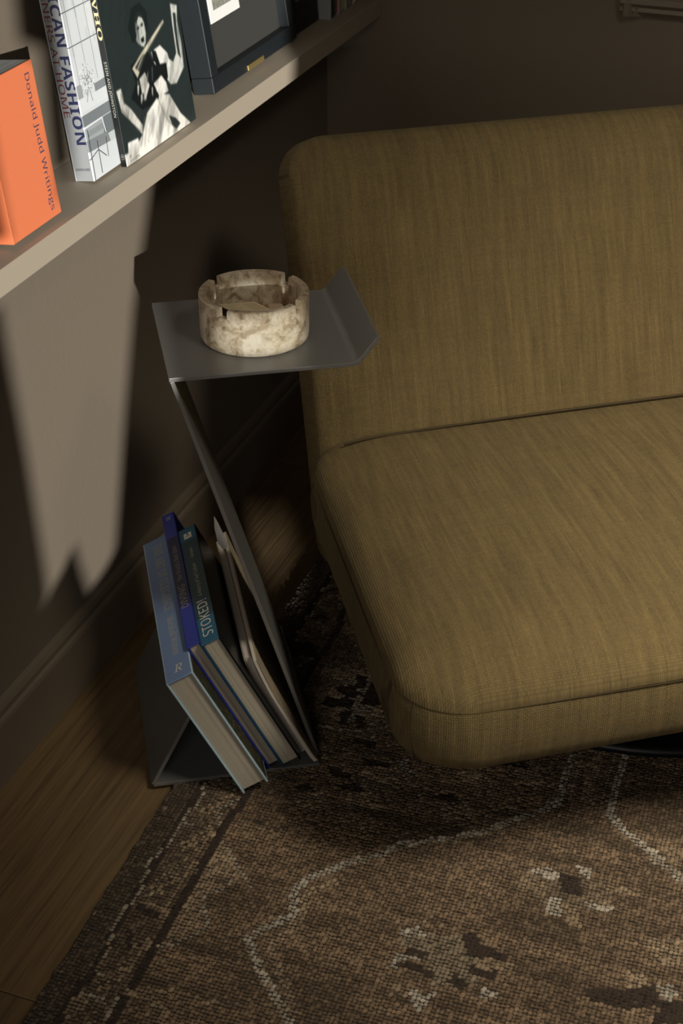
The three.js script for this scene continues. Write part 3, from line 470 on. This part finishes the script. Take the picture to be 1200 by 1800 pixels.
{
  const t = shelfThing('book', 'black book with tiny pale cover lettering, between frame and disc cases', 'book', 0.277, 0.040, 5);
  const front = canvasTexture(512, 1024, (c, W, H) => { c.fillStyle = '#121313'; c.fillRect(0, 0, W, H); grain(c, W, H, 0.04, 4000); c.fillStyle = '#b9b7ae'; c.font = 'bold 40px sans-serif'; c.fillText('0115', W * 0.22, H * 0.77); });
  book(t, { w: 0.108, h: 0.2, d: 0.012, cover: mat('#121313', { roughness: 0.6 }), front: mat([1, 1, 1], { map: front, roughness: 0.6 }) });
}
{
  // compact disc cases, spines out
  const cols = [['#1c1d22', 'black'], ['#3d4a56', 'slate blue'], ['#a83a34', 'red'], ['#8f8a84', 'warm grey'], ['#c8ae5c', 'mustard yellow'], ['#b9b19c', 'cream'], ['#6f6a60', 'taupe'], ['#a59c86', 'beige'], ['#5b5a52', 'dark grey'], ['#d3bd62', 'pale yellow'], ['#b06a4a', 'rust orange'], ['#704a58', 'plum']];
  const clear = mat([0.24, 0.25, 0.25], { roughness: 0.25 });
  let first = null;
  cols.forEach(([c, word], i) => {
    const t = first ? first.clone() : thing('disc_case', null, null);
    if (first) { t.name = numbered('disc_case'); scene.add(t); } else { obj('case', rb(0.0106, 0.125, 0.060, 0.0008, 0, 0.0625, 0.030), clear, t); obj('spine_label', bx(0.0088, 0.117, 0.0008, 0, 0.0625, 0.0604), clear, t); first = t; }
    t.children[1].material = mat(c, { roughness: 0.5 });
    t.position.copy(at(0.158 - i * 0.0112, SHELF_TOP, 0.010 - (i % 3) * 0.0012)); t.rotation.y = WALL_TURN; tag(t, word + ' disc case spine in the row at the far shelf end', 'disc case', 'disc cases at the end of the shelf');
    t.userData = { ...t.userData };
  });
}

// ------------------------------------------------------------------ folded steel side table
{
  const H = TABLE_H - TABLE.y;                                                    // plate surface above the rug
  const t = thing('side_table', 'grey folded sheet-steel side table with slanted support and book trough', 'side table', TABLE, TABLE_TURN);
  const th = 0.005, D = 0.206;
  const strip = (pts, depth, z0) => {                                             // a bent plate: centre line in x, y, given thickness, bevelled edges
    const n = pts.length, off = (s) => pts.map((p, i) => { const a = pts[Math.max(0, i - 1)], b = pts[Math.min(n - 1, i + 1)]; let dx = b[0] - a[0], dy = b[1] - a[1]; const l = Math.hypot(dx, dy); return new THREE.Vector2(p[0] - dy / l * s, p[1] + dx / l * s); });
    const sh = new THREE.Shape([...off(th / 2), ...off(-th / 2).reverse()]);
    return new THREE.ExtrudeGeometry(sh, { depth: depth - 0.001, bevelEnabled: true, bevelThickness: 0.0005, bevelSize: 0.0005, bevelOffset: -0.0005, bevelSegments: 2 }).translate(0, 0, z0 - depth + 0.0005);
  };
  const arc = (cx, cy, r, a0, a1, n = 8) => Array.from({ length: n + 1 }, (_, i) => { const a = (a0 + (a1 - a0) * i / n) * R; return [cx + r * Math.cos(a), cy + r * Math.sin(a)]; });
  const y = H - th / 2, lipDir = [Math.cos(52 * R), Math.sin(52 * R)];
  const bend = arc(0.045, y + 0.014, 0.014, -90, -38);
  const plate = [edgeSteel, greySteel], darkPlate = plate;
  obj('tabletop', strip([[-0.1625, y], [-0.05, y], ...bend], D, 0), plate, t);
  const e = bend.at(-1);
  obj('raised_lip', strip([e, [e[0] + lipDir[0] * 0.0325, e[1] + lipDir[1] * 0.0325]], D, 0), plate, t);
  // support plate, leaning; starts under the left edge of the top
  obj('support_plate', strip([[-0.1592, H - th], [0.0005, 0.0045]], D, 0), plate, t);
  obj('base_plate', strip([[0.0, 0.0025], [-0.216, 0.0025]], D + 0.038, 0.018), darkPlate, t);
  obj('side_plate', strip([[-0.2165, 0.0035], [-0.1625, 0.1115]], D + 0.045, 0.018), darkPlate, t);
}
// ashtray
{
  const t = thing('ashtray', 'round mottled beige marble ashtray with four notches, on the side table', 'ashtray', tpos(-0.052, TABLE_H - TABLE.y + 0.0002, -0.095), 0);
  const ro = 0.064, ri = 0.0545, h = 0.055, nd = 0.0108, nh = 0.0070;
  const marble = dataTexture(1024, 1024, (x, y) => {
    const u = x / 1024, v = y / 1024, wx = 0.5 * fbm(u * 9, v * 9, 121, 9, 9), wy = 0.5 * fbm(u * 9, v * 9, 131, 9, 9);
    const a = fbm(u * 10 + wx * 5, v * 10 + wy * 5, 141, 10, 10, 5), b = fbm(u * 30 + wy * 6, v * 30 + wx * 6, 151, 30, 30, 4), c2 = fbm(u * 70, v * 70, 161, 70, 70, 3);
    let col = [0.50, 0.425, 0.300];
    const patch = Math.min(1, Math.max(0, (a - 0.50) * 15)), dark = Math.min(1, Math.max(0, (b - 0.59) * 16)), vein = Math.max(0, 1 - Math.abs(a - 0.475) * 60);
    col = col.map((q, i) => q * (1 + 0.5 * (c2 - 0.5)));
    const mixc = (t2, w2) => { w2 = Math.min(1, w2); col = col.map((q, i) => q + (t2[i] - q) * w2); };
    mixc([0.29, 0.215, 0.130], patch * 0.72); mixc([0.18, 0.132, 0.08], dark * 0.8 * (0.4 + 0.6 * patch)); mixc([0.20, 0.15, 0.10], vein * 0.35); mixc([0.60, 0.54, 0.42], Math.max(0, (0.44 - a) * 6));
    return col;
  });
  const prof = (top) => [[0.0, 0.0], [ro - 0.004, 0], [ro - 0.0015, 0.0008], [ro - 0.0004, 0.0022], [ro, 0.005], [ro, 0.02], [ro, 0.035], [ro, top - 0.0012], [ro - 0.0010, top - 0.0002], [ro - 0.002, top], [ri + 0.0015, top], [ri + 0.0004, top - 0.0005], [ri, top - 0.0016], [ri, 0.030], [ri - 0.0005, 0.02], [ri - 0.003, 0.014], [ri - 0.010, 0.0115], [0.02, 0.0105], [0, 0.0105]];
  const cuts = [33, 122, 218, 309].map((a) => a * R), half = nh / ro;
  const th = []; for (let i = 0; i < 180; i++) th.push(i / 180 * 2 * Math.PI);
  for (const c of cuts) for (const s of [-1, 1]) th.push(c + s * half * 0.97, c + s * half * 1.03);
  th.sort((a, b) => a - b);
  const low = (a) => cuts.some((c) => Math.abs(a - c) < half);
  const pos = [], uv = [], idx = [], n = prof(h).length;
  for (let j = 0; j <= th.length; j++) { const a = j === th.length ? 2 * Math.PI + th[0] : th[j], pr = prof(low(a % (2 * Math.PI)) ? h - nd : h); let run = 0; pr.forEach(([r, yy], k) => { if (k) run += Math.hypot(r - pr[k - 1][0], yy - pr[k - 1][1]); pos.push(r * Math.cos(a), yy, r * Math.sin(a)); uv.push(a * 0.064 / 0.2, run / 0.2); }); }
  for (let j = 0; j < th.length; j++) for (let k = 0; k < n - 1; k++) { const a = j * n + k, b = a + 1, c = a + n, d = c + 1; idx.push(a, b, c, b, d, c); }
  let g = new THREE.BufferGeometry(); g.setAttribute('position', new THREE.Float32BufferAttribute(pos, 3)); g.setAttribute('uv', new THREE.Float32BufferAttribute(uv, 2)); g.setIndex(idx); g = toCreasedNormals(g, 0.6);
  obj('bowl', g, new THREE.MeshPhysicalMaterial({ map: marble, roughness: 0.42, clearcoat: 0.15, clearcoatRoughness: 0.3 }), t);

  const mb = thing('matchbook', 'cream matchbook with printed lines lying tilted inside the marble ashtray', 'matchbook', tpos(-0.062, TABLE_H - TABLE.y + 0.0247, -0.106), 0);
  mb.rotation.order = 'YXZ'; mb.rotation.set(-0.06, 38 * R, -0.20);
  const print = canvasTexture(256, 192, (c, W, H) => { c.fillStyle = '#cdbd9b'; c.fillRect(0, 0, W, H); c.strokeStyle = '#7d6c50'; c.lineWidth = 3; for (let i = 0; i < 7; i++) { c.beginPath(); c.moveTo(150 + i * 13, 24); c.lineTo(150 + i * 13, H - 24); c.stroke(); } c.lineWidth = 4; for (let i = 0; i < 4; i++) { c.beginPath(); c.moveTo(30, 40 + i * 32); c.lineTo(110 - (i % 2) * 30, 40 + i * 32); c.stroke(); } });
  obj('cover', planarUV(rb(0.052, 0.0016, 0.036, 0.0006, 0, 0.0048, 0), (x) => x / 0.052 + 0.5, (x, yy, z) => 0.5 - z / 0.036), mat([1, 1, 1], { map: print, roughness: 0.7 }), mb);
  obj('striker', rb(0.050, 0.0080, 0.034, 0.0010, 0, 0, 0), mat([0.055, 0.028, 0.022], { roughness: 0.8 }), mb).userData.label = 'dark maroon matchbook body';
  const st = thing('cork', 'small pale cork beside the matchbook in the marble ashtray', 'cork', tpos(-0.026, TABLE_H - TABLE.y + 0.019, -0.116), 0.6);
  st.rotation.z = Math.PI / 2 - 0.2;
  obj('stopper', new THREE.LatheGeometry([[0, -0.011], [0.0065, -0.011], [0.0075, -0.0098], [0.0082, 0.0098], [0.0074, 0.011], [0, 0.011]].map((p) => new THREE.Vector2(...p)), 28), mat([0.36, 0.27, 0.17], { roughness: 0.9 }), st);
}
// ------------------------------------------------------------------ books in the trough
{
  const tilt = 25 * R, X = TX.clone().multiplyScalar(Math.sin(tilt)).add(new THREE.Vector3(0, -Math.cos(tilt), 0));
  const stand = (t, x, y, z, flip) => { const Y = TZ.clone().multiplyScalar(flip ? 1 : -1), Z = new THREE.Vector3().crossVectors(X, Y); t.quaternion.setFromRotationMatrix(basis(X, Y, Z)); t.position.copy(tpos(x, y - TABLE.y, z)); };
  // light blue book: upright towards the back
  const a = thing('book', 'thick light blue hardback leaning outermost on the left in the table trough', 'book');
  const aw = 0.2075, ah = 0.314, ad = 0.036;
  const sa = canvasTexture(224, 1760, (c, W, H) => { c.fillStyle = '#7189b2'; c.fillRect(0, 0, W, H); grain(c, W, H, 0.035, 6000); spineText(c, W, H, 'THE ART OF ELEGANCE', W * 0.56, H * 0.05, H * 0.50, 104, '#a9a78f', 'serif', 'normal'); spineText(c, W, H, 'Marshall Watson', W * 0.56, H * 0.59, H * 0.26, 78, '#a9a78f', 'serif', 'normal'); c.fillStyle = '#c9c6b4'; c.font = 'italic 110px serif'; c.textAlign = 'center'; c.fillText('R', W / 2, H * 0.955); });
  book(a, { w: aw, h: ah, d: ad, cover: mat('#a9c2d0', { roughness: 0.6 }), spine: mat([1, 1, 1], { map: sa, roughness: 0.6 }), front: mat([1, 1, 1], { map: canvasTexture(512, 720, (k, W, H) => { k.fillStyle = '#a9c2d0'; k.fillRect(0, 0, W, H); k.fillStyle = '#2c2f20'; k.fillRect(8, 8, W - 16, H - 16); for (let i = 0; i < 1500; i++) { k.fillStyle = ['#4a4a22', '#1d2216', '#6b6330', '#5a3326', '#38412a'][i % 5]; k.beginPath(); k.ellipse(12 + rnd() * (W - 24), 12 + rnd() * (H - 24), 3 + rnd() * 7, 2 + rnd() * 3, rnd() * 3, 0, 7); k.fill(); } }), roughness: 0.6 }), pages: pagesCream });
  stand(a, -0.1936, 0.2012, 0.060, false);
  // royal blue diving book: head towards the viewer
  const b = thing('book', 'slim royal blue hardback, second from the left in the table trough', 'book');
  const bw = 0.229, bh = 0.308, bd = 0.0185;
  const sb = canvasTexture(128, 1984, (c, W, H) => { c.fillStyle = '#2d3aa0'; c.fillRect(0, 0, W, H); c.fillStyle = '#1d2450'; c.fillRect(0, H * 0.28, W, H * 0.52); grain(c, W, H, 0.04, 5000); spineText(c, W, H, 'DIVING', W * 0.5, H * 0.26, H * 0.17, 92, '#8f8c80', 'sans-serif', 'normal'); spineText(c, W, H, "The World's Best Sites", W * 0.5, H * 0.46, H * 0.27, 60, '#8f8c80', 'serif', 'normal'); c.fillStyle = '#b9b7ac'; c.font = 'italic 76px serif'; c.textAlign = 'center'; c.fillText('R.', W / 2, H * 0.975); });
  book(b, { w: bw, h: bh, d: bd, cover: mat('#262f86', { roughness: 0.5 }), spine: mat([1, 1, 1], { map: sb, roughness: 0.45 }), pages: pagesCream });
  stand(b, -0.1470, 0.2301, -0.288, true);
  // teal surf book
  const c = thing('book', 'teal blue hardback with large pale title, third from the left in the table trough', 'book');
  const cw = 0.232, ch = 0.262, cd = 0.0262;
  const sc = canvasTexture(176, 1680, (k, W, H) => { k.fillStyle = '#1f5f80'; k.fillRect(0, 0, W, H); k.fillStyle = '#173f4e'; k.fillRect(0, H * 0.2, W, H * 0.68); grain(k, W, H, 0.05, 5000); spineText(k, W, H, 'STOKED!', W * 0.5, H * 0.045, H * 0.30, 128, '#cfcdbf', 'sans-serif', 'normal'); spineText(k, W, H, 'A History of Surf Culture', W * 0.5, H * 0.375, H * 0.29, 50, '#b5b08f', 'sans-serif', 'normal'); spineText(k, W, H, 'Kampion', W * 0.5, H * 0.72, H * 0.09, 44, '#b5b08f', 'sans-serif', 'normal'); k.fillStyle = '#e6e4d8'; k.fillRect(W * 0.3, H * 0.90, W * 0.42, 84); k.fillStyle = '#1f5f80'; k.fillRect(W * 0.38, H * 0.917, W * 0.26, 10); k.fillRect(W * 0.46, H * 0.93, W * 0.1, 30); });
  book(c, { w: cw, h: ch, d: cd, cover: mat('#143a4c', { roughness: 0.45 }), spine: mat([1, 1, 1], { map: sc, roughness: 0.45 }), back: mat('#0e1114', { roughness: 0.3 }), front: mat('#16425c', { roughness: 0.45 }), pages: pagesCream });
  stand(c, -0.1230, 0.2392, -0.236, true);

  // magazines: bent stacks of sheets, given by the curve of their tail edge in x, y
  const bent = (curve, thick, depth, z0) => {
    const cr = new THREE.CatmullRomCurve3(curve.map(([x, y]) => new THREE.Vector3(x, y, 0))), pts = cr.getPoints(40), n = pts.length;
    const off = (s) => pts.map((p, i) => { const q = pts[Math.max(0, i - 1)], r = pts[Math.min(n - 1, i + 1)]; const l = Math.hypot(r.x - q.x, r.y - q.y); return new THREE.Vector2(p.x - (r.y - q.y) / l * s, p.y + (r.x - q.x) / l * s); });
    return toCreasedNormals(new THREE.ExtrudeGeometry(new THREE.Shape([...off(thick / 2), ...off(-thick / 2).reverse()]), { depth, bevelEnabled: false }).translate(0, 0, z0 - depth), 0.6);
  };
  const B0 = TABLE.clone();
  const m1 = thing('magazine', 'thick grey softcover magazine sagging against the right of the blue books', 'magazine', B0, TABLE_TURN);
  const c1 = [[-0.0865, 0.176], [-0.0765, 0.142], [-0.0555, 0.094], [-0.0335, 0.046], [-0.0165, 0.0135]], sh = (k) => c1.map(([x, y]) => [x + k, y + k * 0.4]);
  obj('back_cover', bent(sh(-0.0048), 0.0012, 0.275, 0.001), mat([0.30, 0.27, 0.24], { roughness: 0.6 }), m1);
  obj('page_block', bent(c1, 0.0082, 0.273, 0), mat([0.50, 0.45, 0.40], { roughness: 0.8 }), m1);
  obj('front_cover', bent(sh(0.0048), 0.0012, 0.275, 0.001), mat([0.26, 0.22, 0.16], { roughness: 0.5 }), m1);
  const m2 = thing('magazine', 'loose cream magazine with a white upturned corner beside the support plate', 'magazine', B0, TABLE_TURN);
  const c2 = [[-0.0800, 0.184], [-0.0645, 0.140], [-0.0440, 0.092], [-0.0235, 0.046], [-0.0090, 0.016], [-0.0050, 0.0105]];
  obj('page_block', bent(c2, 0.0042, 0.300, 0.02), mat([0.55, 0.49, 0.42], { roughness: 0.8 }), m2);
  obj('front_cover', bent(c2.map(([x, y]) => [x + 0.0028, y + 0.0012]), 0.0010, 0.302, 0.021), mat([0.34, 0.28, 0.19], { roughness: 0.55 }), m2);
  // upturned white corner at the far end of its spine
  const flap = new THREE.ExtrudeGeometry(new THREE.Shape([[-0.0970, 0.244], [-0.0910, 0.230], [-0.0785, 0.192], [-0.0870, 0.189], [-0.0935, 0.200], [-0.0972, 0.224]].map((p) => new THREE.Vector2(...p))), { depth: 0.001, bevelEnabled: false }).translate(0, 0, -0.231);
  obj('upturned_corner', flap, mat([0.72, 0.70, 0.66], { roughness: 0.7 }), m2).userData.label = 'white upturned page corner';
}

scene.updateMatrixWorld(true);
renderer.render(scene, camera);
